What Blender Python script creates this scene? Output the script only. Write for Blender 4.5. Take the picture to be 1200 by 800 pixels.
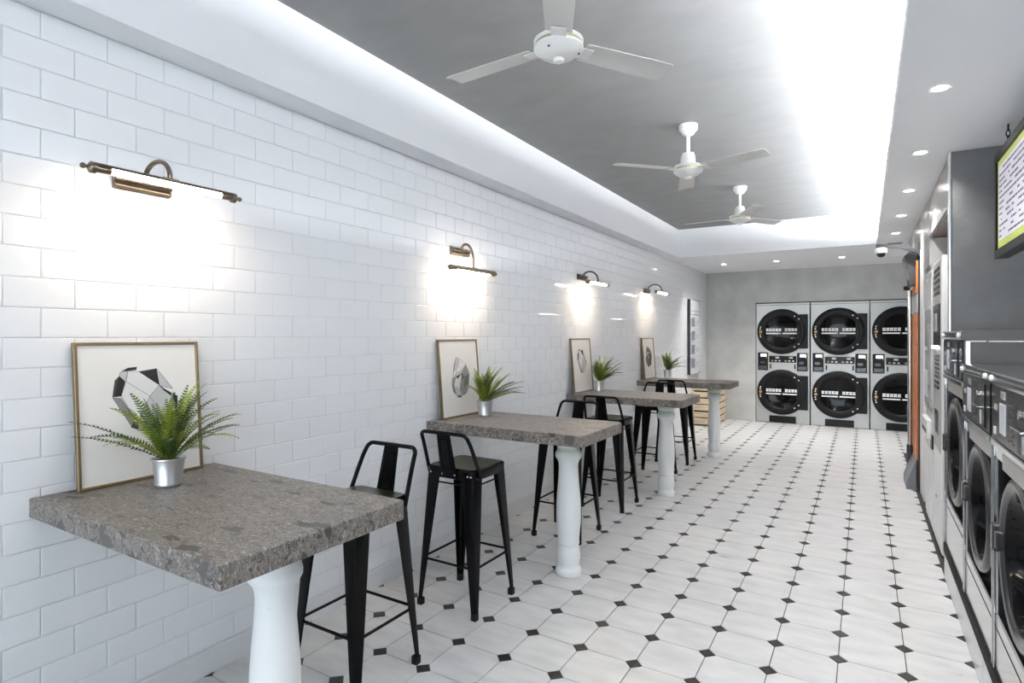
import bpy, math, random
from mathutils import Vector, Matrix
random.seed(7)
PI = math.pi
for o in list(bpy.data.objects): bpy.data.objects.remove(o, do_unlink=True)
SC = bpy.context.scene
COL = SC.collection

# ------------------------------------------------------------------ camera
cam = bpy.data.cameras.new('camera'); CAM = bpy.data.objects.new('camera', cam); COL.objects.link(CAM)
CAM.location = (0, 0, 1.4084); CAM.rotation_euler = (PI/2, 0, math.radians(31.466))
cam.sensor_width = 36; cam.lens = 674.64/1200*36; cam.shift_y = -6.295/1200; cam.clip_start = 0.05
SC.camera = CAM
# ------------------------------------------------------------------ world (overcast daylight outside the shop front)
W = bpy.data.worlds.new('world'); SC.world = W; W.use_nodes = True
W.node_tree.nodes['Background'].inputs[0].default_value = (0.86, 0.93, 1.0, 1)
W.node_tree.nodes['Background'].inputs[1].default_value = 2.5
# ------------------------------------------------------------------ light levels / exposure
DOWN_W, COVE_S, TUBE_S = 24.0, 168.0, 52.0
SC.view_settings.view_transform = 'Standard'; SC.view_settings.look = 'None'
SC.view_settings.gamma = 1; SC.view_settings.use_curve_mapping = False
SC.view_settings.exposure = 1.3
# portal that guides sampling through the shop front glazing
pl = bpy.data.lights.new('window_portal', 'AREA'); pl.shape = 'RECTANGLE'; pl.size = 3.3; pl.size_y = 2.2
pl.cycles.is_portal = True
po = bpy.data.objects.new('window_portal', pl); COL.objects.link(po)
po.location = (-0.5, -2.45, 1.25); po.rotation_euler = (PI/2, 0, 0)

# ------------------------------------------------------------------ room constants (metres, camera above the origin)
XW, YF, ZS, ZC = -2.335, 10.25, 2.489, 2.872      # left wall, far wall, soffit, main ceiling
XR, YB, XA = 0.434, -2.6, 1.35                    # cabinet front plane, shop front, wall behind the washers
TZ = 0.877                                        # table top height

# ================================================================== materials
def nodes(name):
    m = bpy.data.materials.new(name); m.use_nodes = True
    nt = m.node_tree; b = nt.nodes['Principled BSDF']
    return m, nt, b
def mat(name, col, rough=.5, metal=0, spec=.5, emit=None, es=0, coat=0, noise=0, nscale=8, bump=0, bscale=40, stretch=None, rvar=0):
    m, nt, b = nodes(name)
    b.inputs['Base Color'].default_value = (*col, 1); b.inputs['Roughness'].default_value = rough
    b.inputs['Metallic'].default_value = metal; b.inputs['Specular IOR Level'].default_value = spec
    if coat: b.inputs['Coat Weight'].default_value = coat; b.inputs['Coat Roughness'].default_value = .08
    if emit: b.inputs['Emission Color'].default_value = (*emit, 1); b.inputs['Emission Strength'].default_value = es
    if noise or bump or rvar:
        tc = nt.nodes.new('ShaderNodeTexCoord'); mp = nt.nodes.new('ShaderNodeMapping')
        if stretch: mp.inputs['Scale'].default_value = stretch
        nt.links.new(tc.outputs['Object'], mp.inputs[0])
        n = nt.nodes.new('ShaderNodeTexNoise'); n.inputs['Scale'].default_value = nscale; n.inputs['Detail'].default_value = 6
        nt.links.new(mp.outputs[0], n.inputs['Vector'])
        if noise:
            r = nt.nodes.new('ShaderNodeValToRGB')
            r.color_ramp.elements[0].position = .3; r.color_ramp.elements[1].position = .7
            r.color_ramp.elements[0].color = (*[max(0, c*(1-noise)) for c in col], 1)
            r.color_ramp.elements[1].color = (*[min(1, c*(1+noise)) for c in col], 1)
            nt.links.new(n.outputs['Fac'], r.inputs[0]); nt.links.new(r.outputs[0], b.inputs['Base Color'])
        if rvar:
            mr = nt.nodes.new('ShaderNodeMapRange'); mr.inputs[3].default_value = max(.02, rough-rvar); mr.inputs[4].default_value = rough+rvar
            nt.links.new(n.outputs['Fac'], mr.inputs[0]); nt.links.new(mr.outputs[0], b.inputs['Roughness'])
        if bump:
            n2 = nt.nodes.new('ShaderNodeTexNoise'); n2.inputs['Scale'].default_value = bscale; n2.inputs['Detail'].default_value = 5
            nt.links.new(mp.outputs[0], n2.inputs['Vector'])
            bp = nt.nodes.new('ShaderNodeBump'); bp.inputs['Strength'].default_value = bump; bp.inputs['Distance'].default_value = .01
            nt.links.new(n2.outputs['Fac'], bp.inputs['Height']); nt.links.new(bp.outputs[0], b.inputs['Normal'])
    return m

M = {}
M['tile'] = mat('white_glazed_tile', (.825, .84, .87), .10, spec=.5, bump=.03, bscale=9)
M['grout'] = mat('pale_grout', (.73, .745, .77), .8)
M['white'] = mat('white_paint', (.845, .86, .89), .55)
M['base'] = mat('baseboard_tile', (.70, .72, .74), .22)
M['ceil'] = mat('grey_stucco_ceiling', (.215, .217, .22), .6, noise=.07, nscale=3.5, bump=.045, bscale=20, stretch=(1, 1.8, 1))
M['concrete'] = mat('grey_concrete_wall', (.50, .51, .50), .55, noise=.12, nscale=3.5, bump=.2, bscale=22)
M['panelcon'] = mat('grey_concrete_panel', (.135, .139, .141), .5, noise=.12, nscale=7, bump=.15, bscale=30)
M['lam'] = mat('light_grey_laminate', (.33, .325, .32), .30, spec=.4)
M['wood_d'] = mat('brown_wood_lining', (.062, .030, .020), .35, noise=.35, nscale=5, stretch=(1, .3, 6))
M['alu'] = mat('aluminium', (.70, .71, .72), .28, metal=1)
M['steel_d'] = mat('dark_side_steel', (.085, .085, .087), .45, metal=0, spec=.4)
M['steel'] = mat('brushed_steel', (.60, .60, .60), .16, metal=1, rvar=.06, nscale=3, stretch=(1, .2, 30))
M['steel_p'] = mat('polished_steel', (.52, .52, .53), .13, metal=1)
M['steel_b'] = mat('dryer_steel', (.50, .50, .495), .40, metal=.8)
M['black'] = mat('black_plastic', (.009, .009, .010), .34, spec=.22)
M['blackg'] = mat('black_gloss', (.004, .004, .005), .07, spec=.22)
M['ctrl'] = mat('black_control_face', (.010, .010, .011), .22, spec=.25)
M['rubber'] = mat('black_rubber', (.012, .012, .012), .75, spec=.2)
M['ring'] = mat('grey_door_ring', (.10, .10, .105), .24, metal=.75)
M['stool'] = mat('black_lacquered_metal', (.003, .003, .0035), .18, spec=.15)
M['seat'] = mat('dark_olive_seat', (.020, .024, .010), .28, noise=.3, nscale=20)
M['rivet'] = mat('bright_rivet', (.75, .75, .75), .25, metal=1)
M['bronze'] = mat('antique_bronze', (.20, .165, .125), .30, metal=1, noise=.25, nscale=30)
M['gold'] = mat('brass_frame', (.24, .175, .095), .38, metal=.75)
M['paper'] = mat('art_paper', (.80, .79, .77), .35, coat=.25)
for i, g in enumerate((.012, .05, .13, .26, .52, .72)): M['ink%d' % i] = mat('print_grey_%d' % i, (g, g, g*1.02), .4)
M['inkw'] = mat('print_warm', (.50, .44, .43), .4)
M['pot'] = mat('galvanised_zinc', (.60, .60, .61), .34, metal=.9, noise=.15, nscale=14, stretch=(1, 1, .25))
M['soil'] = mat('dark_soil', (.02, .015, .01), .9, bump=1, bscale=120)
M['fern'] = mat('fern_green', (.085, .145, .022), .42, noise=.4, nscale=12)
M['fern2'] = mat('fern_yellow_green', (.24, .29, .03), .42, noise=.35, nscale=12)
M['fern3'] = mat('fern_dark_green', (.036, .075, .016), .42, noise=.35, nscale=12)
M['fan'] = mat('white_enamel', (.80, .80, .79), .28)
M['fanblade'] = mat('fan_blade_enamel', (.66, .65, .635), .35)
M['fang'] = mat('gold_band', (.42, .40, .20), .35, metal=.6)
M['orange'] = mat('orange_laminate', (.62, .20, .055), .38, noise=.12, nscale=6)
M['pine'] = mat('pine_wood', (.72, .59, .41), .55, noise=.25, nscale=5, stretch=(1, 1, 7))
M['dim'] = mat('shadow_gap', (.01, .01, .01), .9)
M['decal'] = mat('white_decal', (.85, .86, .86), .5)
M['amber'] = mat('amber_knob', (.55, .28, .08), .35)
M['mach'] = mat('white_machine_enamel', (.72, .72, .725), .30)
M['machg'] = mat('grey_machine_face', (.40, .385, .37), .35)
M['lcd'] = mat('lit_display', (.6, .65, .7), .3, emit=(.80, .86, 1), es=1.6)
M['card'] = mat('white_instruction_card', (.62, .64, .70), .35)
M['led'] = mat('led_white', (1, 1, 1), .5, emit=(.97, .985, 1.0), es=COVE_S)
M['spotface'] = mat('downlight_lens', (1, 1, 1), .5, emit=(1, .97, .93), es=22)
M['tube'] = mat('warm_lamp_tube', (1, 1, 1), .5, emit=(1, .82, .62), es=TUBE_S)
M['menu_w'] = mat('menu_white', (.35, .35, .37), .4, emit=(.80, .78, .92), es=.22)
M['menu_g'] = mat('menu_lime', (.25, .30, .05), .4, emit=(.62, .68, .14), es=.20)
M['menu_t'] = mat('menu_text', (.05, .05, .07), .4, emit=(.2, .2, .3), es=.06)
M['board'] = mat('notice_board_sheet', (.62, .64, .68), .25)
M['boardt'] = mat('notice_print', (.16, .17, .20), .4)
M['wedge'] = mat('grey_metal_plate', (.20, .21, .23), .45, metal=.4)
M['scr'] = mat('grey_screen', (.42, .42, .43), .25)
M['lens'] = mat('dark_dome', (.01, .01, .012), .06)
M['dgrey'] = mat('dark_grey_metal', (.045, .048, .054), .4, metal=.2)

def mk_tile_floor():
    m, nt, b = nodes('white_octagon_tile')
    tc = nt.nodes.new('ShaderNodeTexCoord'); oi = nt.nodes.new('ShaderNodeObjectInfo')
    g = nt.nodes.new('ShaderNodeNewGeometry')
    mp = nt.nodes.new('ShaderNodeMapping'); mp.inputs['Scale'].default_value = (3, 9, 3)
    nt.links.new(g.outputs['Position'], mp.inputs[0])
    n = nt.nodes.new('ShaderNodeTexNoise'); n.inputs['Scale'].default_value = 1.6; n.inputs['Detail'].default_value = 7
    nt.links.new(mp.outputs[0], n.inputs['Vector'])
    r = nt.nodes.new('ShaderNodeValToRGB')
    r.color_ramp.elements[0].position = .32; r.color_ramp.elements[0].color = (.52, .525, .535, 1)
    r.color_ramp.elements[1].position = .66; r.color_ramp.elements[1].color = (.63, .635, .637, 1)
    nt.links.new(n.outputs['Fac'], r.inputs[0]); nt.links.new(r.outputs[0], b.inputs['Base Color'])
    mr = nt.nodes.new('ShaderNodeMapRange'); mr.inputs[3].default_value = .22; mr.inputs[4].default_value = .42
    nt.links.new(n.outputs['Fac'], mr.inputs[0]); nt.links.new(mr.outputs[0], b.inputs['Roughness'])
    return m
M['octa'] = mk_tile_floor()
M['dot'] = mat('black_dot_tile', (.018, .017, .017), .35, noise=.3, nscale=30)
M['fgrout'] = mat('dark_floor_grout', (.045, .043, .042), .85)

def mk_stone():
    m, nt, b = nodes('conglomerate_stone')
    tc = nt.nodes.new('ShaderNodeTexCoord'); mp = nt.nodes.new('ShaderNodeMapping')
    nt.links.new(tc.outputs['Object'], mp.inputs[0])
    mp.inputs['Scale'].default_value = (1, 2.3, 1)
    mp.inputs['Rotation'].default_value = (0, 0, .5)
    wn = nt.nodes.new('ShaderNodeTexNoise'); wn.inputs['Scale'].default_value = 30; wn.inputs['Detail'].default_value = 5
    nt.links.new(mp.outputs[0], wn.inputs['Vector'])
    add = nt.nodes.new('ShaderNodeMixRGB'); add.blend_type = 'LINEAR_LIGHT'; add.inputs[0].default_value = .05
    nt.links.new(mp.outputs[0], add.inputs[1]); nt.links.new(wn.outputs['Color'], add.inputs[2])
    def vor(scale, stops):
        v = nt.nodes.new('ShaderNodeTexVoronoi'); v.inputs['Scale'].default_value = scale
        nt.links.new(add.outputs[0], v.inputs['Vector'])
        sx = nt.nodes.new('ShaderNodeSeparateColor'); nt.links.new(v.outputs['Color'], sx.inputs[0])
        r = nt.nodes.new('ShaderNodeValToRGB'); r.color_ramp.interpolation = 'CONSTANT'
        els = r.color_ramp.elements
        els[0].position = 0; els[0].color = (*stops[0][1], 1)
        els[1].position = stops[1][0]; els[1].color = (*stops[1][1], 1)
        for p, c in stops[2:]:
            e = els.new(p); e.color = (*c, 1)
        nt.links.new(sx.outputs[0], r.inputs[0])
        return v, sx, r
    def T(r, g, b): return (r*.83, g*.785, b*.75)
    v1, s1, r1 = vor(150, [(0, T(.08, .078, .076)), (.15, T(.15, .142, .135)), (.38, T(.21, .198, .188)), (.66, T(.265, .25, .237)), (.88, T(.40, .38, .36))])
    v2, s2, r2 = vor(50, [(0, T(.055, .054, .054)), (.30, T(.12, .115, .11)), (.55, T(.23, .216, .205)), (.82, T(.40, .38, .36))])
    v3, s3, r3 = vor(8, [(0, T(.038, .037, .038)), (.45, T(.065, .063, .062)), (.75, T(.11, .105, .102))])
    # medium chips show in places, big dark stones only near their cell centre
    def mask(v, s, ch, lo, dist):
        a = nt.nodes.new('ShaderNodeMath'); a.operation = 'GREATER_THAN'; a.inputs[1].default_value = lo
        nt.links.new(s.outputs[ch], a.inputs[0])
        d = nt.nodes.new('ShaderNodeMath'); d.operation = 'LESS_THAN'; d.inputs[1].default_value = dist
        nt.links.new(v.outputs['Distance'], d.inputs[0])
        p = nt.nodes.new('ShaderNodeMath'); p.operation = 'MULTIPLY'
        nt.links.new(a.outputs[0], p.inputs[0]); nt.links.new(d.outputs[0], p.inputs[1])
        return p
    k2 = mask(v2, s2, 1, .30, .45); k3 = mask(v3, s3, 1, .45, .31)
    m1 = nt.nodes.new('ShaderNodeMixRGB'); nt.links.new(k2.outputs[0], m1.inputs[0]); nt.links.new(r1.outputs[0], m1.inputs[1]); nt.links.new(r2.outputs[0], m1.inputs[2])
    m2 = nt.nodes.new('ShaderNodeMixRGB'); nt.links.new(k3.outputs[0], m2.inputs[0]); nt.links.new(m1.outputs[0], m2.inputs[1]); nt.links.new(r3.outputs[0], m2.inputs[2])
    nt.links.new(m2.outputs[0], b.inputs['Base Color'])
    b.inputs['Roughness'].default_value = .38
    return m
M['stone'] = mk_stone()

def mk_column(green):
    m, nt, b = nodes('worn_white_column_green' if green else 'worn_white_column')
    tc = nt.nodes.new('ShaderNodeTexCoord')
    n = nt.nodes.new('ShaderNodeTexNoise'); n.inputs['Scale'].default_value = 16; n.inputs['Detail'].default_value = 8; n.inputs['Roughness'].default_value = .7
    nt.links.new(tc.outputs['Object'], n.inputs['Vector'])
    r = nt.nodes.new('ShaderNodeValToRGB')
    r.color_ramp.elements[0].position = .27; r.color_ramp.elements[0].color = (.30, .31, .27, 1)
    r.color_ramp.elements[1].position = .34; r.color_ramp.elements[1].color = (.74, .76, .77, 1)
    nt.links.new(n.outputs['Fac'], r.inputs[0])
    out = r
    if green:
        sp = nt.nodes.new('ShaderNodeSeparateXYZ'); nt.links.new(tc.outputs['Object'], sp.inputs[0])
        rr = nt.nodes.new('ShaderNodeValToRGB'); e = rr.color_ramp.elements; rr.color_ramp.interpolation = 'LINEAR'
        e[0].position = .66; e[0].color = (0, 0, 0, 1); e[1].position = .685; e[1].color = (.10, .10, .10, 1)
        for p, c in ((.70, .05), (.722, .05), (.734, .6), (.750, .6), (.760, .0), (.772, .55), (.79, .5), (.80, 0)):
            x = e.new(p); x.color = (c, c, c, 1)
        nt.links.new(sp.outputs['Z'], rr.inputs[0])
        mx = nt.nodes.new('ShaderNodeMixRGB'); mx.inputs[2].default_value = (.26, .36, .20, 1)
        nt.links.new(rr.outputs[0], mx.inputs[0]); nt.links.new(r.outputs[0], mx.inputs[1]); out = mx
    nt.links.new(out.outputs[0], b.inputs['Base Color'])
    b.inputs['Roughness'].default_value = .5
    bp = nt.nodes.new('ShaderNodeBump'); bp.inputs['Strength'].default_value = .25; bp.inputs['Distance'].default_value = .006
    nt.links.new(n.outputs['Fac'], bp.inputs['Height']); nt.links.new(bp.outputs[0], b.inputs['Normal'])
    return m
M['column'] = mk_column(False); M['column_g'] = mk_column(True)

def mk_glass(name, tint, f):
    m = bpy.data.materials.new(name); m.use_nodes = True; nt = m.node_tree
    nt.nodes.remove(nt.nodes['Principled BSDF'])
    t = nt.nodes.new('ShaderNodeBsdfTransparent'); t.inputs[0].default_value = (*tint, 1)
    g = nt.nodes.new('ShaderNodeBsdfGlossy'); g.inputs['Roughness'].default_value = .02
    fr = nt.nodes.new('ShaderNodeFresnel'); fr.inputs[0].default_value = f
    mx = nt.nodes.new('ShaderNodeMixShader'); nt.links.new(fr.outputs[0], mx.inputs[0])
    nt.links.new(t.outputs[0], mx.inputs[1]); nt.links.new(g.outputs[0], mx.inputs[2])
    nt.links.new(mx.outputs[0], nt.nodes['Material Output'].inputs[0])
    return m
M['glass'] = mk_glass('clear_glass', (.95, .97, .97), 1.45)
M['glass_d'] = mk_glass('tinted_glass', (.55, .58, .60), 1.5)

# ================================================================== mesh helpers
class MB:
    def __init__(s): s.v = []; s.f = []; s.m = []
    def add(s, vs, fs, mi=0, convex=False):
        k = len(s.v); vs = [tuple(x) for x in vs]
        if convex:
            c = sum((Vector(x) for x in vs), Vector())/len(vs); out = []
            for f in fs:
                a, b, d = Vector(vs[f[0]]), Vector(vs[f[1]]), Vector(vs[f[2]])
                fc = sum((Vector(vs[i]) for i in f), Vector())/len(f)
                out.append(tuple(f) if (b-a).cross(d-a).dot(fc-c) >= 0 else tuple(reversed(f)))
            fs = out
        s.v += vs; s.f += [tuple(i+k for i in f) for f in fs]; s.m += [mi]*len(fs); return s
    def box(s, x0, x1, y0, y1, z0, z1, mi=0):
        vs = [(x, y, z) for x in (x0, x1) for y in (y0, y1) for z in (z0, z1)]
        return s.add(vs, [(0,1,3,2),(4,6,7,5),(0,4,5,1),(2,3,7,6),(0,2,6,4),(1,5,7,3)], mi, True)
    def cbox(s, x0, x1, y0, y1, z0, z1, b=.004, mi=0):
        vs = []; idx = {}
        for i, sx in enumerate((x0, x1)):
            for j, sy in enumerate((y0, y1)):
                for k, sz in enumerate((z0, z1)):
                    dx, dy, dz = (b, -b)[i], (b, -b)[j], (b, -b)[k]
                    for a in range(3):
                        p = [sx+dx, sy+dy, sz+dz]; p[a] = (sx, sy, sz)[a]
                        idx[i, j, k, a] = len(vs); vs.append(tuple(p))
        fs = []
        for i in (0, 1):
            fs.append([idx[i,0,0,0], idx[i,1,0,0], idx[i,1,1,0], idx[i,0,1,0]])
            fs.append([idx[0,i,0,1], idx[1,i,0,1], idx[1,i,1,1], idx[0,i,1,1]])
            fs.append([idx[0,0,i,2], idx[1,0,i,2], idx[1,1,i,2], idx[0,1,i,2]])
            for j in (0, 1):
                fs.append([idx[0,i,j,1], idx[1,i,j,1], idx[1,i,j,2], idx[0,i,j,2]])
                fs.append([idx[i,0,j,0], idx[i,1,j,0], idx[i,1,j,2], idx[i,0,j,2]])
                fs.append([idx[i,j,0,0], idx[i,j,1,0], idx[i,j,1,1], idx[i,j,0,1]])
                for k in (0, 1): fs.append([idx[i,j,k,a] for a in range(3)])
        return s.add(vs, fs, mi, True)
    def prism(s, poly, a, b, axis='z', mi=0):
        """extrude a convex polygon (two coords) between a and b along axis"""
        def P(u, v, w): return {'z': (u, v, w), 'y': (u, w, v), 'x': (w, u, v)}[axis]
        n = len(poly); vs = [P(u, v, a) for u, v in poly]+[P(u, v, b) for u, v in poly]
        fs = [tuple(range(n)), tuple(range(n, 2*n))]+[(i, (i+1) % n, n+(i+1) % n, n+i) for i in range(n)]
        return s.add(vs, fs, mi, True)
    def lathe(s, prof, n=32, axis='z', c=(0, 0, 0), mi=0, cap=True):
        """prof: list of (radius, height along axis); outward orientation when walking up"""
        def P(x, y, h):
            p = {'z': (x, y, h), 'x': (h, x, y), 'y': (y, h, x)}[axis]
            return tuple(p[i]+c[i] for i in range(3))
        vs = []; fs = []
        for r, h in prof:
            for k in range(n):
                t = 2*PI*k/n; vs.append(P(r*math.cos(t), r*math.sin(t), h))
        for i in range(len(prof)-1):
            for k in range(n):
                k2 = (k+1) % n; fs.append((i*n+k, i*n+k2, (i+1)*n+k2, (i+1)*n+k))
        if cap:
            if prof[0][0] > 1e-6: fs.append(tuple(reversed(range(n))))
            if prof[-1][0] > 1e-6: fs.append(tuple(range((len(prof)-1)*n, len(prof)*n)))
        return s.add(vs, fs, mi)
    def tube(s, pts, r, n=10, mi=0, cap=True):
        pts = [Vector(p) for p in pts]; rr = r if isinstance(r, (list, tuple)) else [r]*len(pts)
        t0 = (pts[1]-pts[0]).normalized()
        u = t0.cross(Vector((0, 0, 1)))
        if u.length < 1e-3: u = t0.cross(Vector((1, 0, 0)))
        u.normalize(); vs = []; fs = []
        for i, p in enumerate(pts):
            t = (pts[min(i+1, len(pts)-1)]-pts[max(i-1, 0)]).normalized()
            u = (u-t*u.dot(t)).normalized(); w = t.cross(u)
            for k in range(n):
                a = 2*PI*k/n; vs.append(p+u*(rr[i]*math.cos(a))+w*(rr[i]*math.sin(a)))
        for i in range(len(pts)-1):
            for k in range(n):
                k2 = (k+1) % n; fs.append((i*n+k, i*n+k2, (i+1)*n+k2, (i+1)*n+k))
        if cap: fs += [tuple(reversed(range(n))), tuple(range((len(pts)-1)*n, len(pts)*n))]
        return s.add(vs, fs, mi)
    def loft(s, rings, mi=0, cap=True, closed=True):
        n = len(rings[0]); vs = [p for r in rings for p in r]; fs = []
        for i in range(len(rings)-1):
            for k in range(n if closed else n-1):
                k2 = (k+1) % n; fs.append((i*n+k, i*n+k2, (i+1)*n+k2, (i+1)*n+k))
        if cap: fs += [tuple(reversed(range(n))), tuple(range((len(rings)-1)*n, len(rings)*n))]
        return s.add(vs, fs, mi)
    def mesh(s, name, mats, smooth=None):
        me = bpy.data.meshes.new(name); me.from_pydata(s.v, [], s.f)
        for m in (mats if isinstance(mats, (list, tuple)) else [mats]): me.materials.append(M[m])
        if any(s.m): me.polygons.foreach_set('material_index', s.m)
        if smooth is not None:
            me.polygons.foreach_set('use_smooth', [True]*len(me.polygons)); me.set_sharp_from_angle(angle=math.radians(smooth))
        me.validate(); me.update(); return me
    def build(s, name, mats, parent=None, smooth=None, loc=None, rot=None):
        return link(name, s.mesh(name, mats, smooth), parent, loc, rot)
def link(name, me, parent=None, loc=None, rot=None):
    o = bpy.data.objects.new(name, me); COL.objects.link(o)
    if parent: o.parent = parent
    if loc: o.location = loc
    if rot: o.rotation_euler = rot
    return o
def tag(o, label, cat, group=None):
    o['label'] = label; o['category'] = cat
    if group: o['group'] = group
    return o
def struct(o, label=None):
    o['kind'] = 'structure'
    if label: o['label'] = label
    return o
def thing(name, label, cat, loc=(0, 0, 0), rz=0, group=None):
    o = bpy.data.objects.new(name, None); COL.objects.link(o); o.empty_display_size = .1
    o.location = loc; o.rotation_euler = (0, 0, rz); return tag(o, label, cat, group)
def dup(root, label, loc, rz=0):
    r = root.copy(); COL.objects.link(r); r.location = loc; r.rotation_euler = (0, 0, rz); r['label'] = label
    for ch in list(root.children):
        c = ch.copy(); COL.objects.link(c); c.parent = r
        for g in list(ch.children):
            d = g.copy(); COL.objects.link(d); d.parent = c
    return r
def bx(*a, b=.003, mi=0): return MB().cbox(*a, b=b, mi=mi)
def rrect(x0, x1, y0, y1, r, n=5):
    out = []
    for cx, cy, a0 in ((x1-r, y1-r, 0), (x0+r, y1-r, 90), (x0+r, y0+r, 180), (x1-r, y0+r, 270)):
        for k in range(n+1):
            a = math.radians(a0+90*k/n); out.append((cx+r*math.cos(a), cy+r*math.sin(a)))
    return out
def clip_poly(poly, x0, x1, y0, y1):
    def cl(p, ax, lim, sg):
        out = []
        for i in range(len(p)):
            a, b = p[i], p[(i+1) % len(p)]; da, db = sg*(a[ax]-lim), sg*(b[ax]-lim)
            if da >= 0: out.append(a)
            if da*db < 0:
                t = da/(da-db); out.append((a[0]+t*(b[0]-a[0]), a[1]+t*(b[1]-a[1])))
        return out
    for ax, lim, sg in ((0, x0, 1), (0, x1, -1), (1, y0, 1), (1, y1, -1)):
        if poly: poly = cl(poly, ax, lim, sg)
    q = []
    for p in poly:
        if not q or math.dist(p, q[-1]) > 1e-4: q.append(p)
    if len(q) > 1 and math.dist(q[0], q[-1]) < 1e-4: q.pop()
    return q
CY_, SY_ = math.cos(math.radians(-31.466)), math.sin(math.radians(-31.466))
def seen(p, mx=40):
    """(distance, inside the frame?) of a world point for choosing which pieces show largest"""
    x, y, z = p[0], p[1], p[2]-1.4084
    w = x*SY_+y*CY_
    if w < .2: return 99, False
    u = 600+674.64*(x*CY_-y*SY_)/w; v = 393.7-674.64*z/w
    return w, (-mx < u < 1200+mx and -mx < v < 800+mx)

# ================================================================== floor
fl = struct(MB().box(XW-.15, 1.5, YB-.1, YF+.8, -.12, -.004).build('floor', 'fgrout'), 'white octagon tile floor with small black diamond tiles')
MOD, X0, Y0 = .25, -1.5972, 2.6378
HD, G = .0352, .0019                              # half diagonal of the dots, half joint
def octa(cx, cy):
    a = MOD/2-G; c = HD+G*.7
    return [(cx+x, cy+y) for x, y in ((a, -a+c), (a, a-c), (a-c, a), (-a+c, a), (-a, a-c), (-a, -a+c), (-a+c, -a), (a-c, -a))]
def dia(cx, cy):
    h = HD-G*.7
    return [(cx+h, cy), (cx, cy+h), (cx-h, cy), (cx, cy-h)]
def tile_mesh(poly, top, inset=.0012):
    """flat tile polygon with a small arris, body down into the grout bed"""
    c = (sum(p[0] for p in poly)/len(poly), sum(p[1] for p in poly)/len(poly)); n = len(poly)
    def ins(p, k): return (p[0]+(c[0]-p[0])*k, p[1]+(c[1]-p[1])*k)
    k = inset/.12 if n > 4 else inset/.03
    r0 = [(*p, -.006) for p in poly]; r1 = [(*p, top-.0008) for p in poly]; r2 = [(*ins(p, k), top) for p in poly]
    vs = r0+r1+r2; fs = []
    for i in range(2):
        for j in range(n): j2 = (j+1) % n; fs.append((i*n+j, i*n+j2, (i+1)*n+j2, (i+1)*n+j))
    fs.append(tuple(range(2*n, 3*n)))
    return vs, fs
octs, dots = [], []
for i in range(-4, 12):
    for j in range(-21, 32):
        for kind, lst in ((0, octs), (1, dots)):
            cx = X0+MOD*(i+(.5 if kind == 0 else 0)); cy = Y0+MOD*(j+(.5 if kind == 0 else 0))
            poly = octa(cx, cy) if kind == 0 else dia(cx, cy)
            xr = 1.3 if cy > 8.4 else .4005
            q = clip_poly(poly, XW+.001, xr, YB+.02, YF-.004)
            if len(q) < 3: continue
            full = len(q) == len(poly) and all(math.dist(a, b) < 1e-5 for a, b in zip(poly, q))
            d, vis = seen((cx, cy, 0)); lst.append((d if vis else 50+d, cx, cy, q, full))
for lst, nm, mt, mk in ((octs, 'floor_tile', 'octa', octa), (dots, 'dot_tile', 'dot', dia)):
    lst.sort(key=lambda t: t[0])
    mb = MB(); mb.add(*tile_mesh(mk(0, 0), 0)); shared = mb.mesh(nm, mt)
    rest = MB()
    for k, (d, cx, cy, q, full) in enumerate(lst):
        if k < 298:
            if full: link(nm, shared, fl, (cx, cy, random.uniform(-.0002, .0002)))
            else:
                mb = MB(); mb.add(*tile_mesh([(x-cx, y-cy) for x, y in q], 0)); mb.build(nm, mt, fl, loc=(cx, cy, 0))
        else: rest.add(*tile_mesh(q, 0))
    r = rest.build(nm, mt, fl); r['kind'] = 'stuff'; r['label'] = 'remaining floor tiles further away' if mt == 'octa' else 'remaining black diamond tiles further away'

# ================================================================== left wall: bevelled metro tiles on a grout bed
wl = struct(MB().box(XW-.16, XW-.004, YB, YF+.8, 0, ZC+.1).build('wall_left', 'grout'), 'white metro tile wall in running bond')
PY, PZ = .1975, .0994
ZJ0 = .905-8*PZ
zrows = [ZJ0+PZ*k for k in range(0, 25)]
def wtile(w, h):
    g, b, d = .0006, .0032, .0032
    y0, y1, z0, z1 = -w/2+g, w/2-g, -h/2+g, h/2-g
    vs = [(-.004, y0, z0), (-.004, y1, z0), (-.004, y1, z1), (-.004, y0, z1), (-.001, y0, z0), (-.001, y1, z0), (-.001, y1, z1), (-.001, y0, z1),
          (.0006, y0+b, z0+b), (.0006, y1-b, z0+b), (.0006, y1-b, z1-b), (.0006, y0+b, z1-b)]
    return vs, [(0,1,5,4),(1,2,6,5),(2,3,7,6),(3,0,4,7),(4,5,9,8),(5,6,10,9),(6,7,11,10),(7,4,8,11),(8,9,10,11)]
wt = []
for k, z0 in enumerate(zrows):
    z1 = z0+PZ
    if z0 < .1: z0 = .104
    if z1 > ZS-.004: z1 = ZS-.002
    if z1-z0 < .02: continue
    off = .815 if (k % 2) == (23 % 2) else .714
    j = math.floor((YB-off)/PY)
    while off+j*PY < YF-.02:
        a, b = max(YB+.01, off+j*PY), min(YF-.002, off+(j+1)*PY); j += 1
        if b-a < .02: continue
        c = (XW, (a+b)/2, (z0+z1)/2); d, vis = seen(c)
        wt.append((d if vis else 50+d, c, b-a, z1-z0))
wt.sort(key=lambda t: t[0]); cache = {}; rest = MB()
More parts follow.
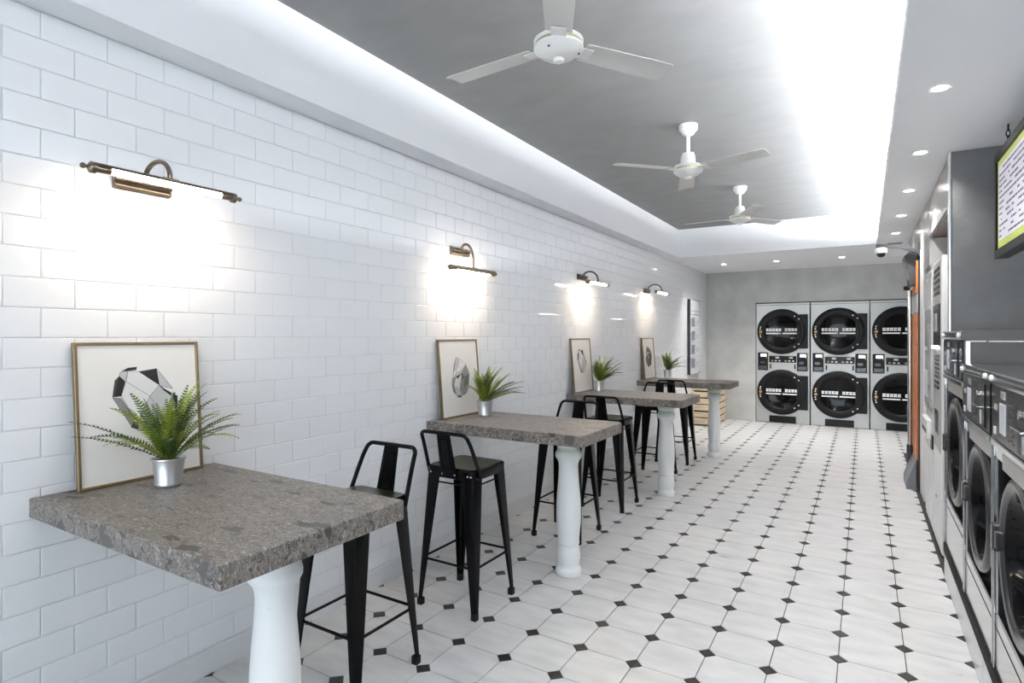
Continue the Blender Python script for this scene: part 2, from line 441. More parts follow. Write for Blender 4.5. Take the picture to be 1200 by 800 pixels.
for k, (d, c, w, h) in enumerate(wt):
    key = (round(w, 3), round(h, 3))
    if key not in cache:
        mb = MB(); mb.add(*wtile(w, h)); cache[key] = mb.mesh('wall_tile', 'tile')
    ty, tz = random.gauss(0, .0022), random.gauss(0, .0022)
    if k < 298: link('wall_tile', cache[key], wl, c, (0, ty, tz))
    else:
        R = Matrix.Rotation(tz, 3, 'Z') @ Matrix.Rotation(ty, 3, 'Y')
        vs, fs = wtile(w, h); rest.add([R @ Vector(p)+Vector(c) for p in vs], fs)
r = rest.build('wall_tile', 'tile', wl); r['kind'] = 'stuff'; r['label'] = 'remaining white wall tiles further away'
struct(MB().prism([(XW-.003, .0), (XW+.004, .0), (XW+.004, .098), (XW+.001, .104), (XW-.003, .104)], YB+.02, YF-.004, 'y').build('baseboard_left', 'base'), 'pale grey skirting tile along the left wall')

# ================================================================== far wall, ceiling, soffits, right side
mb = MB()
mb.box(XW-.1, -1.536, YF, YF+.12, 0, ZC); mb.box(-1.536, .9, YF, YF+.12, 1.958, ZC); mb.box(.9, 1.5, YF, YF+.12, 0, ZC)
mb.box(XW-.1, 1.5, YF+.75, YF+.85, 0, ZC)
struct(mb.build('wall_far', 'concrete'), 'grey concrete wall at the far end around the dryers')
struct(MB().box(XW-.1, .47, YB, 8.1, ZC, ZC+.1).build('ceiling', 'ceil'), 'grey stucco main ceiling panel')
XSL = -2.183
struct(MB().box(XW-.1, XSL, YB, 7.97, ZS, ZC+.05).build('trim_1', 'white'), 'white dropped beam along the tiled wall')
struct(MB().box(XW-.1, 1.5, 7.97, YF+.1, ZS, ZC+.05).build('trim_2', 'white'), 'white dropped ceiling above the dryers')
mb = MB(); mb.box(.122, 1.5, YB, 7.97, ZS, ZS+.035); mb.box(.122, .134, YB, 7.97, ZS+.035, ZS+.055)
struct(mb.build('trim_3', 'white'), 'white soffit with light cove over the machines')
struct(MB().box(.46, .52, YB, 7.97, ZS+.035, ZC+.1).build('trim_4', 'white'), 'back of the light cove')
# walls beside and behind the camera
struct(MB().box(XA, XA+.12, YB, 4.226, 0, ZC).build('wall_right', 'white'), 'wall behind the washing machines')
mb = MB(); mb.box(XW-.1, 1.5, YB-.15, YB, 2.4, ZC+.1); mb.box(XW-.1, 1.5, YB-.15, YB, 0, .12); mb.box(XW-.1, -2.2, YB-.15, YB, 0, 2.5); mb.box(1.2, 1.5, YB-.15, YB, 0, 2.5)
struct(mb.build('wall_back', 'white'), 'shop front wall behind the viewer')
win = struct(MB().box(-2.2, 1.2, YB-.08, YB-.07, .12, 2.4).build('window_1', 'glass'), 'shop front glazing')
for x in (-2.18, -1.05, .08, 1.18): bx(x-.025, x+.025, YB-.12, YB-.02, .12, 2.4).build('window_frame', 'dgrey', win)

# end panel of the cabinet run, upper cabinet fronts, niche lining
ep = struct(MB().box(XR, XA+.1, 4.226, 4.262, 0, ZS-.001).build('wall_end_panel', 'panelcon'), 'grey concrete-look end panel beside the washers')
bx(XR-.012, XR, 4.222, 4.266, .0, ZS-.002, b=.002).build('edge_trim', 'alu', ep)
cb = thing('wall_cabinet', 'light grey built-in wall cabinet run above the vending machines', 'cabinet', (XR, 4.27, 0))
y = 4.272
for y1 in (4.95, 5.52, 6.05, 6.62, 7.2, 7.9):
    bx(0, .02, y-4.27, y1-4.27-.004, 2.19, ZS-.003, b=.001).build('cabinet_door', 'lam', cb); y = y1
bx(0, .02, 5.525-4.27, 6.0-4.27, 1.96, 2.186, b=.001).build('cabinet_door', 'lam', cb)
bx(-.004, .6, 6.0-4.27, 6.36-4.27, 0, 2.186, b=.002).build('pilaster', 'mach', cb)
bx(0, .6, 7.0-4.27, 8.1-4.27, 0, 2.186, b=.002).build('side_panel', 'lam', cb)
bx(.02, .6, .01, 3.6, 2.19, ZS-.004, b=.001).build('carcass', 'wood_d', cb)
bx(.01, .6, 0.0, 1.255, 2.172, 2.188, b=.001).build('niche_top', 'wood_d', cb)
bx(.01, .6, 5.512-4.27, 5.524-4.27, 1.93, 2.17, b=.001).build('niche_side', 'lam', cb)
bx(.58, .6, 0, 1.7, 0, 2.17, b=.001).build('niche_back', 'wood_d', cb)
struct(MB().box(1.06, 1.16, 4.27, YF, 0, ZS).build('wall_right', 'white'), 'wall behind the cabinets')

# plinth under the washers
pt = struct(MB().box(.402, XA, .6, 4.21, 0, .148).build('trim_5', 'base'), 'pale tiled plinth under the washing machines')
for k in range(14):
    yy = .62+.255*k
    bx(.3985, .402, yy, yy+.2525, .002, .147, b=.0012).build('plinth_tile', 'base', pt)
bx(.396, XA, .6, 4.21, .149, .2055, b=.003).build('black_strip', 'rubber', pt)  # plain black strip between the plinth and the washers

# ================================================================== lights of the room
def downlight(x, y, label, grp, k=1):
    o = thing('downlight', label, 'downlight', (x, y, ZS), 0, grp)
    MB().lathe([(.030, -.001), (.042, -.004), (.044, -.002), (.044, -.0003)], 28).build('trim_ring', 'white', o, 40)
    MB().lathe([(.0305, -.0022), (.0305, -.0008)], 24).build('lens', 'spotface', o)
    l = bpy.data.lights.new('downlight_lamp', 'SPOT'); l.energy = DOWN_W*k; l.spot_size = math.radians(112); l.spot_blend = .85
    l.color = (1, .965, .92); l.shadow_soft_size = .03
    lo = bpy.data.objects.new('downlight_lamp', l); COL.objects.link(lo); lo.parent = o; lo.location = (0, 0, -.012)
for k in range(-2, 6):
    y = 3.113+1.036*k
    names = {0: 'recessed downlight nearest in the right soffit', 1: 'second recessed downlight along the right soffit', 2: 'third recessed downlight along the right soffit',
             3: 'fourth recessed downlight along the right soffit', 4: 'fifth and farthest recessed downlight along the right soffit',
             5: 'recessed downlight at the soffit corner above the far floor', -1: 'recessed downlight in the soffit above the washers, out of view', -2: 'recessed downlight in the soffit by the shop front, out of view'}
    if k == 5: continue
    downlight(.282, y, names[k], 'downlights in the right soffit')
for x, nm in ((-1.81, 'leftmost recessed downlight above the far dryers'), (-1.08, 'second recessed downlight from left above the dryers'), (-.262, 'third recessed downlight from left above the dryers'), (.53, 'rightmost recessed downlight above the dryers behind the camera arm')):
    downlight(x, 9.07, nm, 'downlights above the dryers', 1.5)
led = MB().box(.215, .235, YB+.1, 7.9, ZS+.036, ZS+.05).build('light_strip', 'led')
tag(led, 'bright white light strip hidden in the ceiling cove', 'light strip')

# ================================================================== tables
colprof = [(0.0, 0), (.073, 0), (.077, .012), (.077, .030), (.072, .042), (.0635, .052), (.066, .07), (.0705, .10), (.0705, .128), (.066, .15), (.0605, .168), (.0605, .176), (.0645, .184),
           (.0645, .192), (.0635, .21), (.067, .25), (.072, .30), (.0735, .36), (.0715, .43), (.066, .50), (.060, .57), (.057, .63), (.0585, .655), (.064, .674), (.073, .686),
           (.0775, .694), (.0785, .706), (.0765, .718), (.070, .728), (.0665, .740), (.0675, .755), (.074, .768), (.078, .79), (.078, .8135), (0, .8135)]
colme = MB().lathe(colprof, 40).mesh('column', 'column', 50); colmg = MB().lathe(colprof, 40).mesh('column', 'column_g', 50)
tabs = [(.783, 1.412, 0, 'nearest grey conglomerate stone bar table with white baluster leg', False), (2.79, 3.4, .028, 'second grey stone bar table from the viewer', True),
        (4.765, 5.382, .028, 'third grey stone bar table from the viewer', True), (6.68, 7.294, .05, 'farthest grey stone bar table, before the wooden crate', True)]
TX1 = -1.272; TXM = (XW+TX1)/2
for a, b, ch, lab, gr in tabs:
    t = thing('bar_table', lab, 'table', (TXM, (a+b)/2, 0), 0, 'stone bar tables along the tiled wall')
    hx, hy = (TX1-XW)/2-.0018, (b-a)/2
    c = max(ch, .004); e = .003
    poly = [(hx, -hy+c), (hx, hy-c), (hx-c, hy), (-hx, hy), (-hx, -hy), (hx-c, -hy)]
    def sh(p, k): return [(x-(k if x > 0 else -k), y-(k if y > 0 else -k)) for x, y in p]
    MB().loft([[(*p, .814) for p in sh(poly, e)], [(*p, .814+e) for p in poly], [(*p, TZ-e) for p in poly], [(*p, TZ) for p in sh(poly, e)]]).build('table_top', 'stone', t)
    link('column', colmg if gr else colme, t, (-1.50-TXM, 0, 0))

# ================================================================== bar stools
def make_stool(label, loc, rz):
    t = thing('bar_stool', label, 'stool', loc, rz, 'black metal bar stools at the tables')
    def sq(h, z, r): return [(x, y, z) for x, y in rrect(-h, h, -h, h, r, 4)]
    st = MB().loft([sq(.140, .672, .03), sq(.150, .676, .034), sq(.156, .716, .036), sq(.153, .728, .036), sq(.145, .732, .034)], cap=False)
    st.build('seat', 'stool', t, 50)
    top = MB().loft([sq(.145, .732, .034), sq(.135, .731, .03), sq(.11, .726, .03), sq(.04, .724, .02)])
    top.v = top.v; so = top.build('seat_top', 'seat', t, 50); so['label'] = 'dark olive seat surface'
    MB().prism(rrect(-.045, .045, -.012, .012, .0115), .7245, .7262).build('hand_hole', 'dim', so)
    # legs: angle section, wide at the seat and narrow at the foot
    for sx in (-1, 1):
        for sy in (-1, 1):
            rings = []
            for z, h, w, th in ((.03, .186, .027, .005), (.25, .1735, .045, .006), (.50, .159, .063, .007), (.700, .1475, .078, .008)):
                c = .010
                sec = [(0, -w), (0, -c), (-c*.3, -c*.3), (-c, 0), (-w, 0), (-w, -th), (-c-th, -th), (-th, -c-th), (-th, -w)]
                ring = [(sx*(h+x), sy*(h+y), z) for x, y in sec]
                rings.append(ring if sx*sy > 0 else ring[::-1])
            lg = MB().loft(rings).build('leg', 'stool', t, 35)
            MB().loft([[(sx*(.187+x), sy*(.187+y), z) for x, y in (((0, -.028), (0, 0), (-.028, 0), (-.028, -.028)) if sx*sy < 0 else ((-.028, -.028), (-.028, 0), (0, 0), (0, -.028)))][::-1] for z in (0, .034)]).build('foot_cap', 'rubber', lg)
    for z, r, k in ((.245, .0065, .167), (.650, .0045, .146)):
        for (ax, ay), (bx_, by) in (((-k, -k), (k, -k)), ((k, -k), (k, k)), ((k, k), (-k, k)), ((-k, k), (-k, -k))):
            MB().tube([(ax, ay, z), (bx_, by, z)], r, 8).build('stretcher', 'stool', t, 60)
    # low back: bent tube hoop and pressed splat
    P = [(-.164, -.112, .690), (-.164, -.122, .724), (-.158, -.148, .79), (-.151, -.178, .86)]
    for k in range(6):
        a = PI*.5*k/5; P.append((-.147+.034*(1-math.cos(a)), -.193-.016*math.sin(a), .888+.030*math.sin(a)))
    P += [(-x, y, z) for x, y, z in reversed(P)]
    MB().tube(P, .0098, 10).build('back_hoop', 'stool', t, 60)
    def spl(u, wz):  # u 0..1 up the splat
        y = -.157-.05*u; z = .680+.232*u; w = .052-.011*u
        return y, z, w
    rings = []
    for u in (0, .15, .3, .5, .7, .85, 1):
        y, z, w = spl(u, 0); dn = .004
        rings.append([(-w, y, z), (-w*.6, y-.003, z), (w*.6, y-.003, z), (w, y, z), (w, y+dn, z), (-w, y+dn, z)])
    sp = MB().loft(rings).build('splat', 'stool', t, 40)
    y0, z0, w0 = spl(.22, 0); y1, z1, w1 = spl(.88, 0)
    pts = [(-w0*.62, z0), (w0*.62, z0), (w1*.62, z1), (-w1*.62, z1), (-w0*.62, z0)]
    for off in (.006, -.0045):
        MB().tube([(p[0], (y0 if abs(p[1]-z0) < .01 else y1)+off, p[1]) for p in pts], .0022, 6).build('pressed_rim', 'stool', sp, 60)
    for rx in (-.040, .040, .118, .138, -.118):
        MB().lathe([(.0055, 0), (.0055, .002), (.003, .004), (0, .0045)], 10, 'y', (0, 0, 0)).build('rivet', 'rivet', t, loc=(rx, -.156 if abs(rx) > .1 else -.160, .700), rot=(0, 0, PI), smooth=50)
    return t
XS_ = -1.82
stools = [(1.727, PI, 'black metal bar stool on the far side of the nearest table'), (2.51, 0, 'black metal bar stool standing free on the near side of the second table'),
          (3.73, PI, 'black metal bar stool on the far side of the second table'), (4.545, 0, 'black metal bar stool on the near side of the third table'),
          (5.73, PI, 'black metal bar stool on the far side of the third table'), (6.53, 0, 'black metal bar stool on the near side of the farthest table')]
s0 = None
for y, rz, lab in stools:
    if s0 is None: s0 = make_stool(lab, (XS_, y, 0), rz)
    else: dup(s0, lab, (XS_, y, 0), rz)

# ================================================================== wall lamps
def wall_lamp(y, label, d, z, tilt):
    """d, z: tube axis distance from the wall and height; tilt turns the reflector hood"""
    o = thing('wall_lamp', label, 'wall lamp', (XW+.0026, y, 1.975), 0, 'bronze picture lamps on the tiled wall')
    pl_ = MB().cbox(0, .012, -.1, .1, -.028, .028, b=.003); pl_.build('wall_plate', 'bronze', o)
    MB().tube([(.018, -.099, .008), (.018, .099, .008)], .0125, 14).build('plate_bar', 'bronze', o, 50)
    MB().tube([(.016, -.099, -.016), (.016, .099, -.016)], .009, 14).build('plate_bar', 'bronze', o, 50)
    zz = z-1.975; top = .075 if zz > -.06 else .055
    # gooseneck: bezier from the plate over the top and down to the hood
    p0, p1, p2, p3 = Vector((.025, 0, .01)), Vector((.03, 0, top*1.35)), Vector((d+.01, 0, top*1.25)), Vector((d, 0, zz+.014))
    path = []
    for k in range(15):
        s = k/14; path.append(p0*(1-s)**3+p1*3*s*(1-s)**2+p2*3*s*s*(1-s)+p3*s**3)
    MB().tube(path, .0085, 10).build('arm', 'bronze', o, 60)
    MB().cbox(d-.014, d+.014, -.03, .03, zz+.006, zz+.020, b=.004).build('clamp', 'bronze', o)
    L = .235; R = .0175
    # hood: arc section trough
    ring = lambda yy: [(d+r*math.cos(a), yy, zz+r*math.sin(a)) for r, rng in ((R+.0015, range(0, 9)), (R-.0005, range(8, -1, -1))) for a in [math.radians(tilt+180*k/8) for k in rng]]
    MB().loft([ring(L), ring(-L)]).build('hood', 'bronze', o, 60)
    MB().tube([(d, -L+.012, zz), (d, L-.012, zz)], .0115, 14).build('lamp_tube', 'tube', o, 60)
    for s in (-1, 1):
        e = MB().lathe([(0, -.014), (.0135, -.014), (.0135, .030), (.019, .031), (.019, .045), (.012, .050), (.006, .053), (.0055, .058), (.009, .062), (.0095, .068), (.006, .073), (0, .074)], 18, 'y')
        e.build('end_cap', 'bronze', o, 40, loc=(d, s*(L-.03), zz), rot=(0, 0, 0 if s > 0 else PI))
wall_lamp(1.125, 'bronze picture lamp with glowing tube above the nearest table', .20, 1.955, 14)
wall_lamp(3.12, 'bronze picture lamp turned down low above the second table', .125, 1.842, -38)
wall_lamp(5.09, 'bronze picture lamp with glowing tube above the third table', .175, 1.908, 14)
wall_lamp(7.03, 'bronze picture lamp above the farthest table', .20, 1.94, 16)

# ================================================================== leaning pictures
ART = {}
G1 = [(0, (408,512, 430,500, 460,498, 458,510, 430,512)), (4, (405,515, 430,512, 420,550, 400,530)), (0, (400,530, 420,552, 404,605, 383,606)), (1, (400,530, 383,606, 376,607, 386,545)),
      (5, (430,512, 465,516, 535,573, 500,613, 422,551)), (5, (422,551, 500,613, 462,690, 445,690, 404,606)), (0, (465,516, 527,507, 535,572)), (4, (527,507, 583,590, 545,580, 535,572)),
      (0, (535,575, 580,608, 575,618, 550,595)), (3, (377,608, 402,612, 445,692, 435,722)), (0, (402,612, 412,630, 458,708, 440,692)), (1, (440,700, 458,708, 456,736, 432,724)),
      (4, (500,613, 535,573, 580,618, 597,665, 540,690)), (0, (580,608, 600,620, 598,668, 588,640)), (4, (462,690, 500,613, 540,690, 500,735, 456,736)), (1, (456,736, 500,735, 590,680, 540,715))]
ART[1] = [(sh, [((p[i]-274)/400, 1-(p[i+1]-415)/500) for i in range(0, len(p), 2)]) for sh, p in G1]
ART[2] = [(4, [(.42,.78),(.52,.76),(.40,.58),(.36,.62)]), (3, [(.42,.78),(.36,.62),(.30,.50),(.35,.68)]), (5, [(.52,.76),(.68,.68),(.55,.60),(.45,.66)]), (3, [(.68,.68),(.76,.54),(.62,.50),(.57,.60)]),
          (1, [(.38,.52),(.54,.55),(.44,.49)]), (4, [(.30,.50),(.40,.57),(.55,.60),(.54,.55),(.38,.52)]), (2, [(.55,.60),(.62,.50),(.52,.46),(.54,.55)]), (3, [(.29,.50),(.38,.51),(.32,.40),(.27,.42)]),
          (5, [(.38,.51),(.52,.46),(.46,.34),(.33,.40)]), (2, [(.27,.42),(.32,.40),(.36,.28),(.30,.32)]), (4, [(.33,.40),(.46,.34),(.52,.26),(.37,.26)]), (3, [(.52,.46),(.62,.50),(.60,.36),(.47,.34)]),
          (2, [(.60,.36),(.62,.50),(.76,.54),(.72,.40)]), (3, [(.47,.34),(.60,.36),(.72,.38),(.66,.29),(.53,.26)]), (1, [(.36,.28),(.52,.26),(.48,.23),(.40,.245)]), (2, [(.53,.26),(.66,.29),(.60,.265)])]
ART[3] = [(x[0], [(.5+(u-.53)*.86, v*.98) for u, v in x[1]]) for x in ART[1]]
ART[4] = [(min(2, x[0] // 2), [(.5+(u-.52)*1.15, .06+v*.95) for u, v in x[1]]) for x in ART[2]]
def picture(y, label, k):
    w, h = .432, .510; th = .018
    lean = math.asin(.042/h)
    o = thing('framed_picture', label, 'picture', (XW+.066, y, TZ+.0009), 0, 'brass framed prints leaning on the wall')
    # local: front towards +x, built upright then leaned back about the bottom edge by rotating the parts
    rot = (0, -lean, 0); f = .011
    fr = MB(); fr.cbox(-th, 0, -w/2, -w/2+f, 0, h, b=.0015); fr.cbox(-th, 0, w/2-f, w/2, 0, h, b=.0015)
    fr.cbox(-th, 0, -w/2+f, w/2-f, 0, f, b=.0015); fr.cbox(-th, 0, -w/2+f, w/2-f, h-f, h, b=.0015)
    fr.build('frame', 'gold', o, rot=rot)
    pp = MB().box(-th+.003, -.006, -w/2+f, w/2-f, f, h-f).build('print', 'paper', o, rot=rot)
    art = MB(); W_, H_ = w-2*f, h-2*f; shades = sorted({s for s, _ in ART[k]})
    for n, (s, poly) in enumerate(ART[k]):
        vs = [(-.0056-.00002*n, -W_/2+u*W_, f+v*H_) for u, v in poly]
        a = sum((poly[i][0]*poly[(i+1) % len(poly)][1]-poly[(i+1) % len(poly)][0]*poly[i][1]) for i in range(len(poly)))
        art.add(vs, [tuple(range(len(vs))) if a > 0 else tuple(reversed(range(len(vs))))], shades.index(s))
    for n, (s, poly) in enumerate(ART[k]):
        if k in (1, 3) and s < 3: continue
        pts = [Vector((-.0054, -W_/2+u*W_, f+v*H_)) for u, v in poly]
        for i in range(len(pts)):
            a_, b_ = pts[i], pts[(i+1) % len(pts)]; dd = (b_-a_); 
            if dd.length < 1e-4: continue
            nn = Vector((0, -dd.z, dd.y)).normalized()*.0006
            q = [a_-nn, b_-nn, b_+nn, a_+nn]
            art.add(q, [(0, 1, 2, 3)], 0)
    art.build('gem_drawing', ['ink%d' % s for s in shades], pp)
picture(1.113, 'brass framed black and white gem print leaning behind the nearest fern', 1)
picture(3.09, 'brass framed grey faceted stone print on the second table', 2)
picture(5.035, 'brass framed gem print on the third table', 3)
picture(7.03, 'brass framed dark gem print on the farthest table', 4)

# ================================================================== potted ferns
def frond(length, width, a0, droop, roll):
    """one fern frond: rachis in local +x, rising at angle a0 then bending down; pinnae on both sides"""
    n = 26; pts = []; x = z = 0.; a = a0
    for k in range(n+1):
        pts.append(Vector((x, 0, z))); s = length/n; x += s*math.cos(a); z += s*math.sin(a); a -= droop/n*(.4+1.2*k/n)
    mb = MB(); mb.tube(pts, [.0013*(1-.7*k/n) for k in range(n+1)], 4)
    for k in range(3, n):
        t = k/n; w = width*(min(1, (t-.05)*4.0))*(1-t**2.6)*random.uniform(.88, 1.1)+.002
        p = pts[k]; tg = (pts[k+1]-pts[k-1]).normalized(); up = Vector((-tg.z, 0, tg.x)); sd0 = Vector((0, 1, 0))
        up, sd0 = up*math.cos(roll)-sd0*math.sin(roll), sd0*math.cos(roll)+up*math.sin(roll)
        for sd in (-1, 1):
            dirv = (sd0*sd*.94+tg*.30+up*random.uniform(.05, .30)).normalized()
            hw = length/n*.34
            b0 = p-tg*hw*.8; b1 = p+tg*hw*.8
            m0 = p-tg*hw+dirv*w*.45+up*.0010; m1 = p+tg*hw*1.1+dirv*w*.5+up*.0010; tip = p+dirv*w+tg*w*.18-up*w*.12
            mb.add([b0, b1, m1, tip, m0], [(0, 1, 2, 4), (4, 2, 3)] if sd > 0 else [(4, 2, 1, 0), (3, 2, 4)])
    return mb
potprof = [(0, .002), (.041, .002), (.043, 0), (.044, .012), (.0425, .014), (.052, .090), (.056, .092), (.057, .096), (.055, .099), (.0515, .097), (.050, .086), (0, .086)]
potme = MB().lathe([(0, 0), (.043, 0), (.0445, .003), (.0445, .011), (.043, .014), (.0525, .092), (.0565, .093), (.0575, .096), (.0565, .099), (.053, .0985), (.0505, .088), (.0505, .084)], 36).mesh('pot', 'pot', 40)
soilme = MB().lathe([(.0503, .0845), (.0503, .0860), (.03, .089), (0, .091)], 20).mesh('soil', 'soil', 50)
def fern(x, y, label, seed, sc, custom=()):
    rnd = random.Random(seed); random.seed(seed)
    o = thing('potted_fern', label, 'potted plant', (x, y, TZ+.0009), 0, 'potted ferns on the tables')
    link('pot', potme, o); link('soil', soilme, o)
    fr = list(custom)
    N = 44
    for k in range(N):
        az = 2*PI*k/N*2.618+rnd.uniform(-.25, .25); lvl = k/N
        ln = (.165+.085*rnd.random())*sc; a0 = math.radians(84-56*lvl+rnd.uniform(-8, 8)); dr = math.radians(22+50*rnd.random())
        cz = -math.cos(az)
        if cz > .15:                                  # keep clear of the picture and the wall
            a0 = max(a0, math.radians(60+20*cz)); dr = math.radians(14); ln *= 1-.30*cz
        fr.append((az, ln, .024+.009*rnd.random(), a0, dr, rnd.choice(['fern', 'fern', 'fern2', 'fern2', 'fern3'])))
    for az, ln, wd, a0, dr, mt in fr:
        mb = frond(ln, wd, a0, dr, rnd.uniform(-.6, .6)); r0 = .016*rnd.random()
        mb.build('frond', mt, o, loc=(r0*math.cos(az), r0*math.sin(az), .086), rot=(0, 0, az))
R_ = math.radians
# azimuths in the world: the image's left is about -X-Y, right is +X+Y
fern(-2.118, 1.113, 'green fern in a zinc pot on the nearest table', 3, 1.32,
     [(R_(238), .33, .024, R_(40), R_(30), 'fern3'), (R_(248), .30, .022, R_(32), R_(26), 'fern3'), (R_(262), .27, .026, R_(48), R_(60), 'fern'), (R_(52), .27, .026, R_(46), R_(55), 'fern'), (R_(70), .25, .025, R_(52), R_(50), 'fern3'), (R_(36), .24, .026, R_(58), R_(40), 'fern')])
fern(-2.165, 3.19, 'green fern in a zinc pot on the second table', 8, 1.22,
     [(R_(50), .29, .026, R_(34), R_(38), 'fern3'), (R_(62), .27, .026, R_(40), R_(30), 'fern'), (R_(40), .28, .024, R_(30), R_(50), 'fern'), (R_(30), .25, .024, R_(50), R_(40), 'fern3')])
fern(-2.19, 5.20, 'green fern in a zinc pot on the third table', 15, 1.22,
     [(R_(48), .29, .026, R_(42), R_(26), 'fern'), (R_(60), .27, .026, R_(34), R_(40), 'fern3'), (R_(30), .26, .024, R_(46), R_(46), 'fern')])
fern(-2.16, 7.36, 'green fern in a zinc pot on the farthest table', 22, 1.22,
     [(R_(48), .30, .026, R_(36), R_(28), 'fern3'), (R_(282), .26, .026, R_(44), R_(30), 'fern'), (R_(292), .24, .024, R_(40), R_(34), 'fern3'), (R_(35), .26, .024, R_(46), R_(30), 'fern')])

# ================================================================== ceiling fans
def fan(x, y, rz, label):
    o = thing('ceiling_fan', label, 'ceiling fan', (x, y, ZC), 0, 'white ceiling fans')
    MB().lathe([(0, -.075), (.016, -.075), (.040, -.062), (.046, -.048), (.062, -.034), (.064, -.004), (.064, 0), (0, 0)], 32).build('canopy', 'fan', o, 40)
    MB().tube([(0, 0, -.07), (0, 0, -.215)], .0125, 14).build('down_rod', 'fan', o, 60)
    MB().lathe([(0, -.29), (.052, -.29), (.052, -.27), (.047, -.215), (.040, -.195), (.022, -.188), (0, -.188)], 28).build('rod_cover', 'fan', o, 40)
    MB().lathe([(0, -.303), (.093, -.303), (.099, -.297), (.099, -.288), (.090, -.281), (.055, -.275), (0, -.275)], 40).build('motor_top', 'fan', o, 40)
    MB().lathe([(.0945, -.314), (.0945, -.302)], 40).build('gold_band', 'fang', o, 40)
    b = MB().lathe([(0, -.372), (.018, -.372), (.021, -.368), (.022, -.360), (.040, -.356), (.070, -.346), (.092, -.330), (.099, -.322), (.099, -.313), (0, -.313)], 40).build('motor_bottom', 'fan', o, 40)
    for k in range(3):
        a = 2*PI*k/3+.5; MB().lathe([(0, -.003), (.005, -.003), (.005, .001), (0, .001)], 8).build('screw', 'dgrey', b, loc=(.080*math.cos(a), .080*math.sin(a), -.339))
    for k in range(3):
        a = rz+2*PI*k/3; pit = math.radians(-9)
        def ring(r, w, off=0):
            out = []
            for u, dz in ((-w, 0), (-w*.3, .004), (w*.3, .004), (w, 0), (w, -.003), (w*.3, .0012), (-w*.3, .0012), (-w, -.003)):
                out.append((r, u*math.cos(pit), u*math.sin(pit)+dz-.307))
            return out
        bl = MB().loft([ring(.112, .052), ring(.25, .056), ring(.45, .060), ring(.53, .060), ring(.545, .052)]).build('blade', 'fanblade', o, 40, rot=(0, 0, a))
        MB().cbox(.085, .150, -.030, .030, -.0025, .0025, b=.001).build('blade_iron', 'fan', bl, loc=(0, 0, -.3125), rot=(pit, 0, 0))
fan(-1.04, 2.055, math.radians(57), 'white three blade ceiling fan nearest the viewer')
fan(-1.045, 4.052, math.radians(-14), 'white three blade ceiling fan in the middle of the ceiling')
fan(-1.042, 5.988, math.radians(57), 'white three blade ceiling fan farthest from the viewer')

